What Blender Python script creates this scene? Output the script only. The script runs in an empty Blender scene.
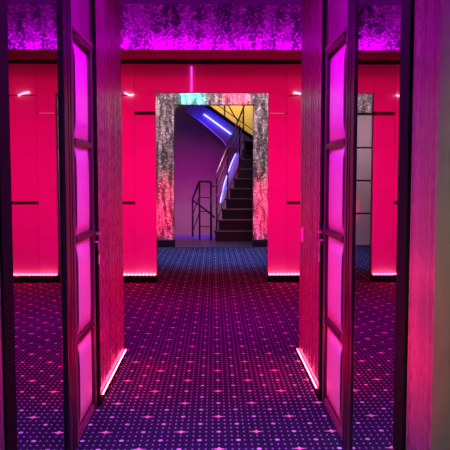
import bpy, bmesh, math, random
from mathutils import Vector, Matrix
random.seed(7)
S = bpy.context.scene
COL = S.collection

# ------------------------------------------------------------------ camera, world, lights, exposure
EYE = 1.4
cam = bpy.data.objects.new('camera', bpy.data.cameras.new('camera'))
COL.objects.link(cam)
cam.location = (0, 0, EYE)
cam.data.sensor_width = 36
cam.data.lens = 640 / 450 * 36
cam.data.clip_start = 0.02
cam.rotation_euler = (math.radians(90 - 4.02), 0, math.radians(-0.98))
S.camera = cam

w = bpy.data.worlds.new('world'); S.world = w; w.use_nodes = True
w.node_tree.nodes['Background'].inputs[0].default_value = (0.02, 0.004, 0.03, 1)
w.node_tree.nodes['Background'].inputs[1].default_value = 0.05

S.view_settings.view_transform = 'Standard'
S.view_settings.look = 'None'
S.view_settings.exposure = 0
S.view_settings.gamma = 1
S.view_settings.use_curve_mapping = False


def area(name, loc, target, sx, sy, color, power, spread=180):
    d = bpy.data.lights.new(name, 'AREA'); d.shape = 'RECTANGLE'
    d.size = sx; d.size_y = sy; d.color = color; d.energy = power
    d.spread = math.radians(spread)
    o = bpy.data.objects.new(name, d); COL.objects.link(o)
    o.location = loc
    o.rotation_euler = (Vector(target) - Vector(loc)).to_track_quat('-Z', 'Y').to_euler()
    return o


def spot(name, loc, target, color, power, ang=60, blend=0.8, r=0.05):
    d = bpy.data.lights.new(name, 'SPOT'); d.color = color; d.energy = power
    d.spot_size = math.radians(ang); d.spot_blend = blend; d.shadow_soft_size = r
    o = bpy.data.objects.new(name, d); COL.objects.link(o)
    o.location = loc
    o.rotation_euler = (Vector(target) - Vector(loc)).to_track_quat('-Z', 'Y').to_euler()
    return o


area('hall_red_light', (0, 5.7, 3.5), (0, 8.7, .7), 6.0, 0.4, (1, 0.0, 0.09), 76, 72)
for x0, x1 in ((-3.9, -.8), (.75, 3.9)):
    area('wall_led_light', ((x0 + x1) / 2, 8.63, .118), ((x0 + x1) / 2, 5, .45), x1 - x0, .01, (1, 0.0, .10), 9)
area('wall_top_fill_light', (0, 8.30, 2.90), (0, 8.75, 2.0), 6.4, 0.05, (1, 0.0, 0.06), 7)  # added fill hidden behind the fascia, lifts the top of the red wall
area('hall_floor_fill_light', (0, 6.3, 3.6), (0, 6.3, 0), 3.0, .9, (1.0, 0.0, 0.62), 34, 66)  # unseen overhead fill added to turn the hall carpet purple
area('cove_magenta_light', (-0.4, 8.18, 3.035), (-0.4, 8.24, 3.6), 6.0, 0.04, (0.82, 0.0, 1.0), 36)
area('corridor_violet_light', (0, 3.1, 2.84), (0, 3.1, 0), 2.0, .5, (0.70, 0.0, 1.0), 80)
area('corridor_blue_light', (0, 2.2, 2.8), (0, 2.8, 0), 0.6, 0.6, (0.35, 0.30, 1.0), 14, 75)
area('passage_blue_light', (0.1, 11.2, 3.55), (0.1, 11.9, 0), 1.6, 1.2, (0.10, 0.30, 1.0), 70, 70)
area('frame_white_light', (0, 11.6, 3.5), (0, 13.3, 2.0), 5.8, 0.2, (1.0, 0.58, 0.68), 34, 80)
spot('frame_cyan_light', (-0.5, 12.2, 3.45), (-0.45, 13.3, 3.05), (0.0, 1.0, 0.9), 90, 34)
spot('frame_red_light', (0.6, 12.2, 3.45), (0.45, 13.3, 3.05), (1.0, 0.0, 0.10), 90, 32)
spot('frame_foot_red_light', (-1.7, 12.2, .5), (-1.02, 13.35, .8), (1.0, 0.0, 0.08), 220, 62)
spot('frame_foot_red_light', (1.7, 12.2, .5), (1.02, 13.35, .8), (1.0, 0.0, 0.08), 240, 62)
area('stairwell_magenta_light', (-0.7, 14.6, 3.0), (-0.7, 18.5, 0.3), 1.2, 0.6, (0.80, 0.0, 0.55), 12, 62)
area('upper_flight_warm_light', (1.0, 17.8, 5.2), (0.5, 18.55, 3.3), 1.6, 0.4, (1.0, 0.58, 0.10), 60, 100)
spot('door_base_fill_light', (-0.1, 0.1, 2.7), (0.0, 3.2, 0.0), (1.0, 0.6, 0.65), 18, 36, .7, .15)  # unseen spot added from above to pale the lower door panels
area('near_panel_fill_light', (-.66, 2.25, .2), (.69, 2.20, .9), .1, .05, (1.0, 0.0, 0.06), 1.6, 34)  # invented out-of-view source that reddens the near right panel
area('olive_wall_fill_light', (.2, .8, 2.7), (.68, 1.55, 1.4), .3, .3, (0.75, 1.0, 0.5), 3.2, 40)  # unseen fill added only to brighten the olive wall
for sx, ya in ((-1, 3.97), (1, 4.06)):
    area('wall_foot_red_light', ((-.715 if sx < 0 else .675) - sx * .014, (ya + 5.0) / 2, .066), (-sx * .6, (ya + 5.0) / 2, .85), 5.0 - ya, .012, (1, 0.0, 0.05), 20, 125)

# ------------------------------------------------------------------ materials
class NT:
    def __init__(s, name):
        s.m = bpy.data.materials.new(name); s.m.use_nodes = True
        s.t = s.m.node_tree; s.n = s.t.nodes; s.l = s.t.links
        s.b = s.n['Principled BSDF']
    def link(s, a, b): s.l.new(a, b)
    def math(s, op, a, b=None, c=None, clamp=False):
        n = s.n.new('ShaderNodeMath'); n.operation = op; n.use_clamp = clamp
        for i, v in enumerate((a, b, c)):
            if v is None: continue
            if isinstance(v, (int, float)): n.inputs[i].default_value = v
            else: s.l.new(v, n.inputs[i])
        return n.outputs[0]
    def coords(s, scale=(1, 1, 1), out='Object'):
        tc = s.n.new('ShaderNodeTexCoord'); mp = s.n.new('ShaderNodeMapping')
        mp.inputs['Scale'].default_value = scale
        s.l.new(tc.outputs[out], mp.inputs[0]); return mp.outputs[0]
    def noise(s, vec, scale, detail=3, rough=0.5):
        n = s.n.new('ShaderNodeTexNoise'); n.inputs['Scale'].default_value = scale
        n.inputs['Detail'].default_value = detail; n.inputs['Roughness'].default_value = rough
        s.l.new(vec, n.inputs['Vector']); return n.outputs['Fac']
    def voronoi(s, vec, scale, feature='F1'):
        n = s.n.new('ShaderNodeTexVoronoi'); n.inputs['Scale'].default_value = scale; n.feature = feature
        s.l.new(vec, n.inputs['Vector']); return n
    def ramp(s, fac, stops):
        n = s.n.new('ShaderNodeValToRGB'); e = n.color_ramp.elements
        while len(e) > 1: e.remove(e[-1])
        e[0].position = stops[0][0]; e[0].color = (*stops[0][1], 1)
        for p, c in stops[1:]:
            k = e.new(p); k.color = (*c, 1)
        s.l.new(fac, n.inputs[0]); return n.outputs[0]
    def mix(s, fac, a, b, mode='MIX'):
        n = s.n.new('ShaderNodeMix'); n.data_type = 'RGBA'; n.blend_type = mode
        for i, v in ((0, fac), (6, a), (7, b)):
            if isinstance(v, (int, float)): n.inputs[i].default_value = v
            elif isinstance(v, tuple): n.inputs[i].default_value = (*v, 1)
            else: s.l.new(v, n.inputs[i])
        return n.outputs[2]
    def bump(s, h, strength=0.2, dist=0.01):
        n = s.n.new('ShaderNodeBump'); n.inputs['Strength'].default_value = strength
        n.inputs['Distance'].default_value = dist
        s.l.new(h, n.inputs['Height']); s.l.new(n.outputs[0], s.b.inputs['Normal'])
    def set(s, **k):
        names = {'color': 'Base Color', 'rough': 'Roughness', 'metal': 'Metallic', 'spec': 'Specular IOR Level',
                 'coat': 'Coat Weight'}
        for a, v in k.items():
            i = s.b.inputs[names[a]]
            if isinstance(v, tuple): i.default_value = (*v, 1)
            elif isinstance(v, (int, float)): i.default_value = v
            else: s.l.new(v, i)
        return s


def plain(name, color, rough=0.5, metal=0.0, spec=0.5, var=0.12, scale=12, bump=0.05):
    m = NT(name)
    v = m.coords()
    f = m.noise(v, scale, 4)
    c = m.mix(f, tuple(max(0, x * (1 - var)) for x in color), tuple(min(1, x * (1 + var)) for x in color))
    m.set(color=c, rough=rough, metal=metal, spec=spec)
    if bump: m.bump(f, bump, 0.005)
    return m.m


def emit(name, color, strength):
    m = NT(name)
    m.b.inputs['Base Color'].default_value = (*color, 1)
    m.b.inputs['Emission Color'].default_value = (*color, 1)
    m.b.inputs['Emission Strength'].default_value = strength
    return m.m


def carpet():
    m = NT('patterned_carpet')
    tc = m.n.new('ShaderNodeTexCoord'); sp = m.n.new('ShaderNodeSeparateXYZ')
    m.l.new(tc.outputs['Object'], sp.inputs[0]); X, Y = sp.outputs[0], sp.outputs[1]
    M = m.math
    def cell(v, off, per):    # signed distance (metres) to nearest lattice line
        a = M('DIVIDE', M('SUBTRACT', v, off), per)
        return M('MULTIPLY', M('SUBTRACT', a, M('ROUND', a)), per)
    def ell(dx, dy, rx, ry):
        q = M('ADD', M('POWER', M('ABSOLUTE', M('DIVIDE', dx, rx)), 2.0), M('POWER', M('ABSOLUTE', M('DIVIDE', dy, ry)), 2.0))
        return M('MULTIPLY', M('SUBTRACT', 1.25, q), 3.0, clamp=True)
    ox, oy = 0.025, 0.03
    mx = lambda a, b: M('MAXIMUM', a, b)
    fine = ell(cell(X, ox, .035), cell(Y, oy, .0575), .0052, .0085)
    dash = mx(ell(cell(X, ox, .21), cell(Y, oy, .23), .0125, .0125),
              ell(cell(X, ox + .105, .21), cell(Y, oy + .115, .23), .0125, .0125))
    fl = None
    for (a, b) in ((0, 0), (.21, .23)):
        dx, dy = cell(X, ox + a, .42), cell(Y, oy + b, .46)
        q = mx(mx(ell(dx, dy, .013, .016), ell(dx, dy, .028, .008)), ell(dx, dy, .006, .024))
        fl = q if fl is None else mx(fl, q)
    vec = m.coords()
    n = m.noise(vec, 160, 3)
    big = m.noise(vec, 1.3, 3)
    vel = m.mix(big, (.010, .009, .034), (.027, .021, .066))
    base = m.mix(M('MULTIPLY', n, 0.6), vel, (.02, .012, .03))
    c = m.mix(M('MULTIPLY', m.math('MULTIPLY', fine, m.math('ADD', big, .1)), .9), base, (.70, .58, .76))
    c = m.mix(M('MULTIPLY', dash, 0.95), c, (.85, .70, .78))
    c = m.mix(fl, c, (.95, .52, .50))
    m.set(color=c, rough=0.9, spec=0.1)
    m.bump(n, 0.5, 0.004)
    return m.m


def glitter(name, dark, mid, light, scale, streak, sparkle=0.5):
    m = NT(name)
    v = m.coords()
    vz = m.coords((1, 1, 0.22))
    vor = m.voronoi(v, scale)
    st = m.noise(vz, streak, 5, 0.65)
    sep = m.n.new('ShaderNodeSeparateColor'); m.l.new(vor.outputs['Color'], sep.inputs[0])
    r = m.math('POWER', sep.outputs[0], 5.0)
    st2 = m.math('MULTIPLY', m.math('SUBTRACT', st, 0.44), 5.0, clamp=True)
    c = m.mix(st2, dark, mid)
    c = m.mix(m.math('MULTIPLY', m.math('MULTIPLY', r, m.math('ADD', st2, 0.25)), sparkle * 2, clamp=True), c, light)
    m.set(color=c, rough=0.35, metal=0.3)
    m.bump(sep.outputs[1], 0.5, 0.004)
    return m.m


def wood(name, a, b, rough=0.3, sx=30):
    m = NT(name)
    v = m.coords((1, 1, 0.03))
    n = m.noise(v, sx, 4, 0.6)
    n2 = m.noise(m.coords((1, 1, .2)), 90, 3)
    c = m.mix(n, a, b)
    m.set(color=c, rough=m.math('ADD', m.math('MULTIPLY', n2, 0.2), rough - .1), spec=0.6)
    m.bump(n, 0.35, 0.006)
    return m.m


MAT = {}
MAT['carpet'] = carpet()
MAT['black'] = plain('black_paint', (.010, .009, .012), 0.35)
MAT['blackmatt'] = plain('matt_black', (.003, .003, .004), 0.8, spec=0.1)
MAT['redwall'] = plain('wall_panel_paint', (.78, .74, .76), 0.55, var=.05, scale=2.5, bump=.02)
MAT['slot'] = plain('recess_paint', (.10, .06, .06), 0.7)
MAT['fascia'] = plain('fascia_paint', (.13, .06, .10), 0.3)
MAT['glitter'] = glitter('purple_glitter_wallpaper', (.02, .015, .05), (.42, .25, .46), (1, .95, 1), 55, 7, 2.0)
MAT['glass_mosaic'] = glitter('crushed_glass_mosaic', (.07, .07, .07), (.55, .55, .55), (.98, .98, .98), 34, 13, .9)
MAT['wood'] = wood('dark_lacquered_wood', (.03, .010, .025), (.46, .12, .26), 0.28)
MAT['doorwood'] = wood('door_wood', (.09, .025, .07), (.24, .07, .19), 0.4, 18)
MAT['darkwood'] = wood('dark_door_edge_wood', (.02, .010, .010), (.045, .02, .02), 0.3, 18)
MAT['panel'] = plain('white_door_panel', (.80, .76, .80), 0.3, var=.08, scale=5)
MAT['tile'] = plain('grey_wall_tile', (.50, .46, .48), 0.45, var=.06, scale=3)
MAT['groove'] = plain('tile_groove', (.01, .01, .01), 0.8)
MAT['chrome'] = plain('chrome', (.85, .83, .84), 0.35, 1.0, var=.02, bump=0)
MAT['steel'] = plain('dark_steel_tube', (.05, .05, .07), 0.3, 0.8, bump=0)
MAT['alu'] = plain('brushed_aluminium', (.35, .32, .45), 0.3, 1.0, bump=0)
MAT['olive'] = plain('olive_grey_plaster', (.10, .17, .05), 0.7, var=.45, scale=6, bump=.25)
MAT['ceiling'] = plain('dark_ceiling_paint', (.02, .018, .03), 0.7)
MAT['stair'] = plain('black_granite_step', (.006, .006, .007), 0.35)
MAT['nosing'] = plain('step_nosing_metal', (.25, .25, .26), 0.4, 0.6)
MAT['landing'] = plain('dark_polished_landing', (.08, .08, .12), 0.3)
MAT['plaster'] = plain('stairwell_plaster', (.62, .58, .58), 0.7, var=.08, scale=3)
MAT['whiteplastic'] = plain('white_plastic', (.85, .82, .84), 0.4, bump=0)
MAT['stringer'] = plain('stair_stringer_paint', (.55, .55, .60), 0.5)
MAT['led_red'] = emit('red_led', (1, .10, .20), 7)
MAT['led_red_bright'] = emit('bright_red_led', (1, .05, .13), 40)
MAT['slot_glow'] = emit('pink_slot_glow', (1, .12, .25), .9)
MAT['led_violet'] = emit('violet_led', (.35, .08, .9), 1.5)
MAT['led_pink'] = emit('pink_led', (1, .30, .48), 4)
MAT['led_magenta'] = emit('magenta_led', (.85, .06, .75), 1.5)
MAT['led_blue'] = emit('blue_led', (.12, .11, 1), 13)
MAT['ledchannel'] = plain('led_channel', (.3, .3, .3), 0.4, .5)


def mirror_mat():
    m = NT('mirror_glass')
    n = m.noise(m.coords(), 3, 2)
    m.set(color=m.mix(n, (.74, .68, .76), (.78, .72, .80)), rough=0.015, metal=1.0)
    return m.m
MAT['mirror'] = mirror_mat()

# ------------------------------------------------------------------ geometry helpers
class MB:
    def __init__(s, origin=(0, 0, 0)):
        s.bm = bmesh.new(); s.o = Vector(origin); s.mats = []
    def mi(s, m):
        if m is None: return 0
        if m not in s.mats: s.mats.append(m)
        return s.mats.index(m)
    def box(s, x0, x1, y0, y1, z0, z1, bev=0.0, mat=None):
        b = bmesh.new(); bmesh.ops.create_cube(b, size=1)
        for v in b.verts:
            v.co = Vector(((x0 + x1) / 2 + v.co.x * abs(x1 - x0), (y0 + y1) / 2 + v.co.y * abs(y1 - y0), (z0 + z1) / 2 + v.co.z * abs(z1 - z0)))
        if bev > 0:
            bmesh.ops.bevel(b, geom=b.edges[:], offset=bev, segments=2, affect='EDGES', profile=.5)
        s._merge(b, mat); return s
    def _merge(s, b, mat=None):
        i = s.mi(mat)
        mp = {}
        for v in b.verts: mp[v] = s.bm.verts.new(v.co)
        for f in b.faces:
            try:
                g = s.bm.faces.new([mp[v] for v in f.verts]); g.material_index = i; g.smooth = f.smooth
            except ValueError: pass
        b.free()
    def tube(s, pts, r, n=10, mat=None, closed=False):
        b = bmesh.new(); pts = [Vector(p) for p in pts]; rings = []
        for k, p in enumerate(pts):
            if k == 0: d = pts[1] - p
            elif k == len(pts) - 1: d = p - pts[k - 1]
            else: d = (pts[k + 1] - p).normalized() + (p - pts[k - 1]).normalized()
            d.normalize()
            u = d.cross(Vector((0, 0, 1)))
            if u.length < 1e-3: u = d.cross(Vector((0, 1, 0)))
            u.normalize(); v = d.cross(u)
            rings.append([b.verts.new(p + r * (math.cos(2 * math.pi * j / n) * u + math.sin(2 * math.pi * j / n) * v)) for j in range(n)])
        for a, c in zip(rings, rings[1:]):
            for j in range(n):
                f = b.faces.new((a[j], a[(j + 1) % n], c[(j + 1) % n], c[j])); f.smooth = True
        b.faces.new(rings[0]); b.faces.new(rings[-1][::-1])
        s._merge(b, mat); return s
    def prism(s, poly, axis, a0, a1, mat=None):
        """extrude a 2-D polygon: axis 'y' -> poly in (x,z); axis 'x' -> poly in (y,z)"""
        b = bmesh.new()
        def P(p, a): return Vector((p[0], a, p[1])) if axis == 'y' else Vector((a, p[0], p[1]))
        A = [b.verts.new(P(p, a0)) for p in poly]; B = [b.verts.new(P(p, a1)) for p in poly]
        b.faces.new(A); b.faces.new(B[::-1]); n = len(poly)
        for i in range(n): b.faces.new((A[i], B[i], B[(i + 1) % n], A[(i + 1) % n]))
        bmesh.ops.recalc_face_normals(b, faces=b.faces[:])
        s._merge(b, mat); return s
    def build(s, name, mat, parent=None):
        bmesh.ops.recalc_face_normals(s.bm, faces=s.bm.faces[:])
        for v in s.bm.verts: v.co -= s.o
        me = bpy.data.meshes.new(name); s.bm.to_mesh(me); s.bm.free()
        for m in ([mat] if not s.mats else s.mats): me.materials.append(MAT[m])
        o = bpy.data.objects.new(name, me); COL.objects.link(o)
        if parent is None: o.location = s.o
        else:
            o.parent = parent
            o.location = s.o - PW(parent)
        return o


def PW(o):
    v = Vector(o.location); p = o.parent
    while p: v = v + Vector(p.location); p = p.parent
    return v


def struct(mb, name, mat):
    o = mb.build(name, mat); o['kind'] = 'structure'; return o


def thing(name, label, cat, loc=(0, 0, 0), group=None):
    o = bpy.data.objects.new(name, None); COL.objects.link(o); o.location = loc
    o.empty_display_size = .05
    return tag(o, label, cat, group)


def tag(o, label, cat, group=None):
    o['label'] = label; o['category'] = cat
    if group: o['group'] = group
    return o


def sub(root, off=None):          # a mesh builder whose part will sit at the root's origin
    return MB(PW(root))

# ------------------------------------------------------------------ dimensions
HL, HR = -0.74, 0.69       # corridor side planes (mirrors)
DL, DR = -0.725, 0.685     # door faces
WL, WR = -0.715, 0.675     # lacquered wall sections with led
YF = 8.70                  # red panelled wall
YP = 13.37                 # glittering portal
YS = 18.55                 # stairwell end wall
CEIL = 3.62

# ------------------------------------------------------------------ structure
struct(MB().box(-4, 4, -1.2, YP + .02, -.12, 0), 'floor', 'carpet')
struct(MB().box(-2.6, 2.9, YP + .02, 16.3, -.12, -.004), 'floor_landing', 'landing')
struct(MB().box(-4, 4, 5.1, YP + .3, CEIL, CEIL + .1), 'ceiling', 'ceiling')
struct(MB().box(-1.3, 1.3, -1.2, 5.02, 2.88, 3.0), 'ceiling_corridor', 'ceiling')
struct(MB().box(-4.1, -4, 4.9, YP + .3, 0, CEIL), 'wall_hall_left', 'redwall')
struct(MB().box(4, 4.1, 4.9, YP + .3, 0, CEIL), 'wall_hall_right', 'redwall')
struct(MB().box(-4, -.96, 5.02, 5.1, 0, CEIL).box(.93, 4, 5.02, 5.1, 0, CEIL).box(-.96, .93, 5.02, 5.1, 3.0, CEIL), 'wall_hall_front', 'wood')
struct(MB().box(-1.3, 1.3, -1.3, -1.2, 0, 3), 'wall_rear', 'olive')

# corridor sides: backing behind mirror and door, header above door, projecting lacquered sections
for side, H, D, W, sg, YE in (('left', HL, DL, WL, -1, 3.88), ('right', HR, DR, WR, 1, 3.97)):
    def bx(m, a, b, y0, y1, z0, z1, bev=0, mat=None):
        return m.box(min(a, b), max(a, b), y0, y1, z0, z1, bev, mat)
    out = sg * .95
    m = MB()
    bx(m, W, out, YE + .05, 5.02, 0.0, 2.88, .004)
    # vertical reeding on the face
    y = YE + .08
    while y < 4.97:
        wd = random.uniform(.02, .06)
        bx(m, W - sg * random.uniform(.002, .006), W + sg * .002, y, y + wd, .10, 2.88, .002)
        y += wd + .012
    struct(m, 'wall_section_' + side, 'wood')
    m = MB(); bx(m, W - sg * .012, W + sg * .0, YE, 5.04, 0.0, .045, .003)
    bx(m, W - sg * .006, out, YE, YE + .055, 0, 2.88, .003)
    struct(m, 'baseboard_' + side, 'blackmatt')
    m = MB(); bx(m, H + sg * .06, out, 2.22, YE + .02, 0, 2.88)
    struct(m, 'wall_' + side, 'blackmatt')
    m = MB(); bx(m, D - sg * .0, H + sg * .05, 3.32, YE, 2.62, 2.88)
    struct(m, 'wall_header_' + side, 'doorwood')
    # near glossy section
    m = MB(); bx(m, H - sg * .004, out, 1.95, 2.225, 0, 2.88, .004)
    struct(m, 'wall_near_' + side, 'wood')
    m = MB(); bx(m, H - sg * .012, out, -1.2, 1.95, 0, 2.88, .01)
    struct(m, 'wall_plaster_' + side, 'olive' if side == 'right' else 'wood')

# red panelled wall with a high opening
OX0, OX1, OH = -0.785, 0.735, 2.57
BEAM = 2.93
m = MB()
m.box(-4, OX0 - .02, YF + .06, YF + .20, 0, CEIL).box(OX1 + .02, 4, YF + .06, YF + .20, 0, CEIL).box(OX0 - .02, OX1 + .02, YF + .06, YF + .20, OH + .02, CEIL)
struct(m, 'wall_back_core', 'slot')
m = MB()
def column(m, x0, x1, cuts, d):
    """panels between slots; cuts = list of (z, gap)"""
    z = .13
    for (zc, gap) in cuts + [(BEAM + .02, 0)]:
        m.box(x0 + .001, x1 - .001, YF - d, YF + .065, z, zc - gap / 2, .002)
        z = zc + gap / 2
seamL, seamR = -1.07, 0.985
inner = [(.62, .002), (1.25, .002), (1.87, .002), (2.295, .05), (2.57, .002)]
outer = [(.38, .002), (.72, .002), (1.09, .045), (1.75, .002), (2.53, .016)]
column(m, seamL, OX0, inner, 0); column(m, OX1, seamR, [c if c[1] != .05 else (2.295, .012) for c in inner], 0)
x = seamL; k = 0
while x > -3.99:
    nx = max(x - (.70 if k % 2 == 0 else .62), -4); column(m, nx, x, outer if k % 2 == 0 else inner, .012 if k % 2 == 0 else 0); x = nx; k += 1
x = seamR; k = 0
while x < 3.99:
    nx = min(x + (.70 if k % 2 == 0 else .62), 4); column(m, x, nx, outer if k % 2 == 0 else inner, .012 if k % 2 == 0 else 0); x = nx; k += 1
m.box(OX0, -.05, YF, YF + .065, OH, BEAM + .02, .004).box(-.05, OX1, YF, YF + .065, OH, BEAM + .02, .004)
struct(m, 'wall_back', 'redwall')
m = MB().box(-4, OX0, YF + .01, YF + .06, 0, .10).box(OX1, 4, YF + .01, YF + .06, 0, .10)
m.box(-4, OX0 - .001, YF - .02, YF + .01, .0, .085, .004).box(OX1 + .001, 4, YF - .02, YF + .01, .0, .085, .004)
struct(m, 'baseboard_back', 'blackmatt')

# bulkhead: fascia, soffit coloured black to hold its shade, glittering wall above
YB = 8.22
struct(MB().box(-4, 4, YB, YF, BEAM + .02, BEAM + .09), 'trim_1', 'blackmatt')
struct(MB().box(-4, 4, YB - .06, YB, BEAM - .012, BEAM + .10, .006), 'trim_2', 'fascia')
struct(MB().box(-4, 4, YB + .06, YB + .14, BEAM + .09, CEIL), 'wall_top', 'glitter')

# far wall with tiles and portal opening
PX0, PX1, PH = -0.83, 0.815, 2.95
m = MB().box(-4, PX0 - .3, YP + .10, YP + .30, 0, CEIL).box(PX1 + .3, 4, YP + .10, YP + .30, 0, CEIL).box(PX0 - .3, PX1 + .3, YP + .10, YP + .30, PH + .2, CEIL)
struct(m, 'wall_far', 'groove')
m = MB()
for sx in (-1, 1):
    for k in range(4):
        z0 = .02 + k * .69
        for j in range(2):
            a = 1.30 + j * 1.35
            x0, x1 = (sx * a, sx * (a + 1.34)) if sx > 0 else (sx * (a + 1.34), sx * a)
            m.box(x0, x1, YP + .06, YP + .10, z0, z0 + .655, .008)
struct(m, 'trim_wall_tiles', 'tile')
m = MB()
for sx in (-1, 1):
    x0, x1 = (1.30, 4) if sx > 0 else (-4, -1.30)
    m.box(x0, x1, YP + .06, YP + .10, 2.80, 3.40, .006)
struct(m, 'trim_glitter_frieze', 'glass_mosaic')

# stairwell shell
struct(MB().box(-2.7, 3.0, YS, YS + .1, -1.6, 5.6), 'wall_stairwell_back', 'plaster')
struct(MB().box(-2.7, -2.6, YP + .3, YS, -1.6, 5.6), 'wall_stairwell_left', 'plaster')
struct(MB().box(2.9, 3.0, YP + .3, YS, -1.6, 5.6), 'wall_stairwell_right', 'plaster')
struct(MB().box(-2.7, 3.0, YP + .3, YS, 5.6, 5.7), 'ceiling_stairwell', 'ceiling')
struct(MB().box(-2.7, 3.0, YP + .3, YP + .4, 3.1, 5.6), 'wall_stairwell_front', 'plaster')

# ------------------------------------------------------------------ portal frame
pf = thing('portal_frame', 'wide crushed glass mosaic frame around the opening to the stairs', 'door frame', (0, YP, 0))
FW = .45
sub(pf).box(PX0 - FW, PX0, YP - .02, YP + .12, .15, PH, .008).build('jamb', 'glass_mosaic', pf)
sub(pf).box(PX1, PX1 + FW, YP - .02, YP + .12, .15, PH, .008).build('jamb', 'glass_mosaic', pf)
sub(pf).box(PX0 - FW, PX1 + FW, YP - .02, YP + .12, PH, PH + .30, .008).build('head', 'glass_mosaic', pf)
sub(pf).box(PX0 - FW - .01, PX0 + .01, YP - .04, YP + .13, .0, .15, .006).build('plinth', 'black', pf)
sub(pf).box(PX1 - .01, PX1 + FW + .01, YP - .04, YP + .13, .0, .15, .006).build('plinth', 'black', pf)

# ------------------------------------------------------------------ mirrors
def mirror(side, H, D, sg, rot, y0, yp, y1, label):
    """y0..yp: glass, yp..y1: far post; near post before y0"""
    ym = (y0 + yp) / 2
    r = thing('mirror_panel', label, 'mirror', (H, ym, 0))
    g = sub(r)
    a, b = sorted((H, H + sg * .02))
    g.box(a, b, y0 - .02, yp + .01, .03, 2.84)
    go = g.build('mirror_glass', 'mirror', r)
    go.rotation_euler = (0, 0, math.radians(rot))
    a, b = sorted((H - sg * .012, H + sg * .05))
    f = sub(r); f.box(a, b, y0 - .12, y0, 0.0, 2.86, .004); f.build('frame', 'blackmatt', r)
    a, b = sorted((D - sg * .004, H + sg * .05))
    f = sub(r); w_ = (y1 - yp)
    for u, v in ((0, .42), (.48, .72), (.78, .98)):
        f.box(a, b, yp + w_ * u, yp + w_ * v, 0, 2.86, .005)
    a, b = sorted((D + sg * .008, H + sg * .05)); f.box(a, b, yp + .005, y1 - .005, 0, 2.86)
    f.build('frame', 'black', r)
    rl = sub(r)
    a, b = sorted((H - sg * .028, H + sg * .0))
    rl.box(a, b, y0, yp, 0, .006)
    for q in range(3):
        c = a + (b - a) * (q + .5) / 3
        rl.box(c - .003, c + .003, y0, yp, .0, .012, .001)
    o = rl.build('floor_rail', 'alu', r); o['label'] = 'metal floor rail'
    return r
mirror('left', HL, DL, -1, -0.4, 2.32, 3.13, 3.32, 'tall mirror panel in black frame on the left corridor wall')
mirror('right', HR, DR, 1, 0.0, 2.36, 3.13, 3.32, 'tall mirror panel in black frame on the right corridor wall')

# ------------------------------------------------------------------ doors
def door(n, D, sg, y0, y1):
    r = bpy.data.objects.new('door_%d' % n, None); COL.objects.link(r); r.location = (D, (y0 + y1) / 2, 0); r['kind'] = 'structure'
    def bx(m, d0, d1, a, b, z0, z1, bev=0):
        p, q = sorted((D + sg * d0, D + sg * d1)); return m.box(p, q, a, b, z0, z1, bev)
    m = sub(r)
    bx(m, .0, .035, y0, y0 + .04, .005, 2.62, .004)
    bx(m, .0, .035, y0 + .04, y1 - .07, 2.16, 2.62, .004)
    bx(m, .0, .035, y0 + .04, y1 - .07, .005, .05, .003)
    bx(m, .02, .035, y0 + .04, y1 - .07, .05, 2.16)
    # bolection moulding across the top and down the hinge side
    bx(m, -.016, .004, y0 + .02, y1 - .04, 2.165, 2.195, .005); bx(m, -.010, .004, y1 - .055, y1 - .04, .05, 2.18, .003)
    m.build('leaf', 'doorwood', r)
    m = sub(r); bx(m, -.004, .035, y1 - .07, y1, .005, 2.62, .004)
    bx(m, -.010, .02, y0 + .04, y1 - .07, 2.14, 2.164, .004)
    m.build('lock_stile', 'darkwood', r)
    hs = [.05, .545, 1.085, 1.60, 2.14]
    m = sub(r)
    for z in hs[1:4]: bx(m, -.006, .03, y0 + .035, y1 - .065, z - .018, z + .018, .004)
    m.build('muntins', 'darkwood', r)
    for a, b in zip(hs, hs[1:]):
        m = MB(PW(r)); bm = bmesh.new()
        ya, yb, za, zb = y0 + .042, y1 - .070, a + .018, b - .018
        NY, NZ = 8, 12; G = []
        for i in range(NY + 1):
            row = []
            for j in range(NZ + 1):
                u, v = i / NY, j / NZ
                bul = (1 - max(0, 2 * u - 1) ** 3) * (1 - (2 * v - 1) ** 8)
                row.append(bm.verts.new((D + sg * (.014 - .022 * bul), ya + (yb - ya) * u, za + (zb - za) * v)))
            G.append(row)
        for i in range(NY):
            for j in range(NZ):
                f = bm.faces.new((G[i][j], G[i + 1][j], G[i + 1][j + 1], G[i][j + 1])); f.smooth = True
        m._merge(bm); m.box(*(sorted((D + sg * .018, D + sg * .03))), ya, yb, za, zb)
        m.build('panel', 'panel', r)
    # handle: lever on a long plate, key with ring hanging from the lock
    hp = sub(r); yh = y1 - .036
    bx(hp, -.012, -.003, yh - .014, yh + .014, .99, 1.13, .003)
    h = hp.build('handle_plate', 'black', r)
    lv = MB(PW(r)); X0 = D - sg * .008
    lv.tube([(X0, yh, 1.085), (X0 - sg * .03, yh, 1.085), (X0 - sg * .036, yh - .015, 1.085), (X0 - sg * .036, yh - .10, 1.088)], .008)
    lo = lv.build('handle', 'chrome', r); lo['label'] = 'chrome lever handle'
    ky = MB(PW(r))
    ky.tube([(X0, yh, 1.03), (X0 - sg * .025, yh, 1.03)], .006)
    ky.tube([(X0 - sg * .024, yh, 1.03), (X0 - sg * .028, yh - .005, .99), (X0 - sg * .028, yh - .002, .95)], .003, 6)
    ky.tube([(X0 - sg * .028, yh + .014 * math.cos(t * math.pi / 6), .938 + .014 * math.sin(t * math.pi / 6)) for t in range(13)], .003, 6)
    ky.box(X0 - sg * .028 - .004, X0 - sg * .028 + .004, yh - .011, yh + .011, .895, .928, .003)
    ko = ky.build('key', 'chrome', r)
    return r
door(1, DL, -1, 3.325, 3.865)
door(2, DR, 1, 3.325, 3.955)

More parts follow.
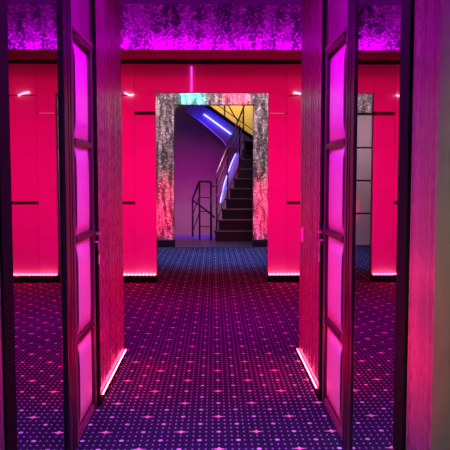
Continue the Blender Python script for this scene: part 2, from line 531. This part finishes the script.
# ------------------------------------------------------------------ red led strips
def strip(label, p0, p1, mat='led_red', step=.032, r=.007, n=6, parent=None):
    """one continuous strip whose diodes swell out of it"""
    p0, p1 = Vector(p0), Vector(p1); c = (p0 + p1) / 2; d = p1 - p0; L = d.length; d.normalize()
    u = d.cross(Vector((0, 0, 1)))
    if u.length < 1e-3: u = Vector((1, 0, 0))
    u.normalize(); v = d.cross(u)
    bm = bmesh.new(); rings = []; K = int(L / step) * 2
    for k in range(K + 1):
        rr = r * (1.35 if k % 2 else .55); q = p0 + d * (L * k / K)
        rings.append([bm.verts.new(q + rr * (math.cos(2 * math.pi * j / n) * u + math.sin(2 * math.pi * j / n) * v)) for j in range(n)])
    for a, b in zip(rings, rings[1:]):
        for j in range(n): bm.faces.new((a[j], a[(j + 1) % n], b[(j + 1) % n], b[j]))
    bm.faces.new(rings[0]); bm.faces.new(rings[-1][::-1])
    m = MB(c); m._merge(bm); o = m.build('led_strip', mat)
    return tag(o, label, 'light strip')
strip('red led strip along the foot of the left panelled wall', (-3.95, YF - .025, .115), (OX0 - .005, YF - .025, .115), r=.014, step=.05)
strip('red led strip along the foot of the right panelled wall', (OX1 + .005, YF - .025, .115), (3.95, YF - .025, .115), r=.014, step=.05)
strip('red led strip at the foot of the left corridor wall', (WL + .013, 3.95, .056), (WL + .013, 5.02, .056), mat='led_red_bright', r=.004)
strip('red led strip at the foot of the right corridor wall', (WR - .013, 4.05, .056), (WR - .013, 5.02, .056), mat='led_red_bright', r=.004)
strip('magenta led strip running upright above the portal opening', (-.30, YF - .012, 2.58), (-.30, YF - .012, 2.92), mat='led_magenta', r=.009)

def neon(label, pts, r, mat='led_pink'):
    t = MB(pts[0]).tube(pts, r, 8).build('light_tube', mat); tag(t, label, 'light tube'); return t
yn = YF - .022
neon('short curved glowing tube on the left panelled wall', [(-1.19 + .115 * i / 8, yn, 2.565 - .035 * math.sin(i / 8 * 2.4) ) for i in range(9)], .009)
neon('short curved glowing tube on the right panelled wall', [(1.07 + .15 * i / 8, yn, 2.57 - .045 * (i / 8) ** 2) for i in range(9)], .009)
neon('faint glowing line added for the pink light in the slot right of the portal', [(OX1 + .02, YF + .01, 2.297), (seamR - .03, YF + .01, 2.297)], .003, 'slot_glow')  # added glowing rod standing in for pink light inside the slot

# ------------------------------------------------------------------ light switch
sw = thing('light_switch', 'small white double light switch on the right corridor wall', 'switch', (WR - .006, 4.80, .98))
sub(sw).box(WR - .013, WR - .004, 4.765, 4.835, .935, 1.045, .003).build('plate', 'whiteplastic', sw)
sub(sw).box(WR - .018, WR - .012, 4.772, 4.798, .95, 1.03, .002).build('rocker', 'whiteplastic', sw)
sub(sw).box(WR - .018, WR - .012, 4.802, 4.828, .95, 1.03, .002).build('rocker', 'whiteplastic', sw)

# ------------------------------------------------------------------ stairs
def PXW(px, y): return (px - 214) * y / 640          # width position at depth y
def PZW(py, y): return EYE + (180 - py) * y / 640
steps = []
YU = 17.4
RISE, RUN, Y0 = .24, .22, 14.6
lefts = [215, 218.5, 222, 226, 230, 234, 238, 240.5, 243, 245]
st = thing('staircase', 'black stone staircase climbing away behind the portal', 'stairs', (1.4, Y0, 0))
for i in range(1, 11):
    y = Y0 + RUN * (i - 1); x0 = PXW(lefts[i - 1], y); z = RISE * i
    y1 = YU - .06 if i == 10 else y + RUN
    b = sub(st); b.box(x0, 2.3, y, y1, z - RISE if i > 1 else 0, z - .04)
    b.box(x0 - .02, 2.3, y - .02, y1, z - .04, z, .006)
    so = b.build('step', 'stair', st)
    b = MB(PW(so)); b.box(x0 + .02, 2.28, y - .026, y - .018, z - .016, z - .004, .001); b.build('nosing', 'nosing', so)
    steps.append((x0, y, z))
# stringer board under the left edge
poly = [(x - .03, y) for x, y, z in steps]
b = sub(st)
wid = [.03, .04, .07, .11, .16, .20, .22, .20, .16, .12]
for k in range(8):
    (xa, ya, za), (xb, yb, zb) = steps[k], steps[k + 1]
    bb = bmesh.new(); wa, wb = wid[k], wid[k + 1]
    A = [bb.verts.new(p) for p in ((xa - .022, ya, za + .02), (xb - .022, yb, zb + .02), (xb - .022 - wb, yb + .02, zb - .10), (xa - .022 - wa, ya + .02, za - .10))]
    B = [bb.verts.new(p.co + Vector((0, .03, -.05))) for p in A]
    bb.faces.new(A); bb.faces.new(B[::-1])
    for i in range(4): bb.faces.new((A[i], B[i], B[(i + 1) % 4], A[(i + 1) % 4]))
    b._merge(bb)
b.build('stringer', 'stringer', st)

# upper flight crossing at the back
YU = 17.4
uf = thing('upper_staircase', 'upper flight with blue underside crossing behind the first stairs', 'stairs', (.4, YU, 2.6))
xa, za = 1.25, PZW(137, YU) - .15
def edge(x): return PZW(105, YU) + (PXW(207, YU) - x) * (32 / 46)
xl, xr = -.75, 1.35
sub(uf).prism([(xl, edge(xl)), (xr, edge(xr)), (xr, edge(xr) - .34), (.48, edge(.48) - .70), (.34, edge(.34) - .80), (.22, edge(.22) - .63), (xl, edge(xl) - .59)], 'y', YU, YU + .04).build('stringer', 'stringer', uf)
sub(uf).prism([(xl, edge(xl) + .012), (xr, edge(xr) + .012), (xr, edge(xr) - .10), (xl, edge(xl) - .10)], 'y', YU - .012, YU).build('edge_band', 'black', uf)
sub(uf).prism([(xl, edge(xl) - .02), (xr, edge(xr) - .02), (xr, edge(xr) - .3), (xl, edge(xl) - .38)], 'y', YU + .04, YS - .01).build('flight', 'stair', uf)

def blueline(label, pts, r=.012):
    o = MB(pts[0]).tube(pts, r, 8).build('led_strip', 'led_blue'); tag(o, label, 'light strip'); return o
def U(px, py, y=YU - .03): return (PXW(px, y), y, PZW(py, y))
blueline('blue led strip glowing along the upper stair flight', [U(204, 115), U(231, 134.5)], .012)
MB(PW(uf)).tube([U(200, 121, YU - .003), U(222, 140, YU - .003), U(226, 146, YU - .003)], .004, 8).build('led_strip', 'led_violet', uf)['label'] = 'thin violet light line'
bl = [(x - .03 - wid[k + 3], y, z - .09) for k, (x, y, z) in enumerate(steps[3:9])]
MB(PW(st)).tube(bl, .008, 8).build('led_strip', 'led_blue', st)['label'] = 'blue led strip'
area('stair_blue_light', (-.15, 17.0, 2.95), (0, 17.4, 3.1), .9, .15, (.02, .0, 1.0), 2.6)
spot('stair_blue_floor_light', (-.1, 16.6, 2.6), (-.45, 15.9, 0), (.05, .0, 1.0), 1300, 36)
spot('stair_blue_side_light', (-.1, 15.2, 2.4), (.55, 16.0, 1.7), (.08, .02, 1.0), 26, 60)

# handrail on the lower flight
hr = bpy.data.objects.new('handrail', None); COL.objects.link(hr); hr.parent = st; hr.location = Vector((steps[0][0], Y0, .24)) - PW(st)
def rp(i, h):
    i0 = int(math.floor(i)); f = i - i0
    a, c = steps[i0], steps[min(i0 + 1, 9)]
    return (a[0] + (c[0] - a[0]) * f + .04, a[1] + (c[1] - a[1]) * f + .02, a[2] + (c[2] - a[2]) * f + h)
for i in (0, 3, 6):
    p = steps[i]; sub(hr).tube([(p[0] + .04, p[1] + .1, p[2]), (p[0] + .04, p[1] + .1, p[2] + 1.22 - .02 * i)], .018).build('post', 'steel', hr)
o = sub(hr).tube([rp(0, 1.32), rp(8, 1.15)], .02).build('rail', 'chrome', hr); o['label'] = 'chrome top rail'
for h in (.25, .5, .75, 1.0):
    sub(hr).tube([rp(0, h + .05), rp(7.6, h)], .008).build('bar', 'chrome', hr)

# guard rail of the stairs going down
gr = thing('guard_rail', 'dark steel guard rail with crossbars on the landing left of stairs', 'railing', (PXW(205, 15), 15, 0))
YG = 15.0
def G(px, py, y=YG): return (PXW(px, y), y, PZW(py, y))
sub(gr).tube([G(199.5, 181), (PXW(199.5, YG), YG, 0)], .022).build('post', 'steel', gr)
sub(gr).tube([G(211, 182), (PXW(211, YG), YG, 0)], .026).build('post', 'steel', gr)
sub(gr).tube([G(192.5, 199, 15.9), (PXW(192.5, 15.9), 15.9, 0)], .022).build('post', 'steel', gr)
sub(gr).tube([G(199.5, 181.5), G(211, 181.8)], .026).build('rail', 'steel', gr)
sub(gr).tube([G(211, 186.5), G(214.5, 186.5, 14.9)], .014).build('rail', 'steel', gr)
sub(gr).tube([G(199.5, 181.5), G(192.5, 199, 15.9)], .026).build('rail', 'steel', gr)
for a in (197, 211, 226):
    sub(gr).tube([G(199.5, a), G(211, a + 1)], .012).build('bar', 'steel', gr)
sub(gr).tube([G(192.5, 200, 15.9), G(211, 214), G(214.5, 217.5, 14.9)], .022).build('bar', 'steel', gr)
for a, c in ((196, 215), (212, 232)):
    sub(gr).tube([G(199.5, a), G(192.5, c, 15.9)], .012).build('bar', 'steel', gr)

# bannister of the upper flight
ub = bpy.data.objects.new('banister', None); COL.objects.link(ub); ub.parent = uf; ub.location = Vector((.5, YU + .08, 2.9)) - PW(uf)
def E(x, h): return (x, YU + .08, edge(x) + h)
for x in (.29, .80):
    sub(ub).tube([E(x, -.05), E(x, 1.0)], .02).build('post', 'black', ub)
sub(ub).tube([E(-.6, .95), E(1.2, .95)], .025).build('rail', 'black', ub)
sub(ub).tube([E(-.6, .18), E(1.2, .18)], .012).build('bar', 'black', ub)
sub(ub).tube([(.34, YU + .08, 3.5), (.66, YU + .08, 2.95)], .016).build('bar', 'black', ub)
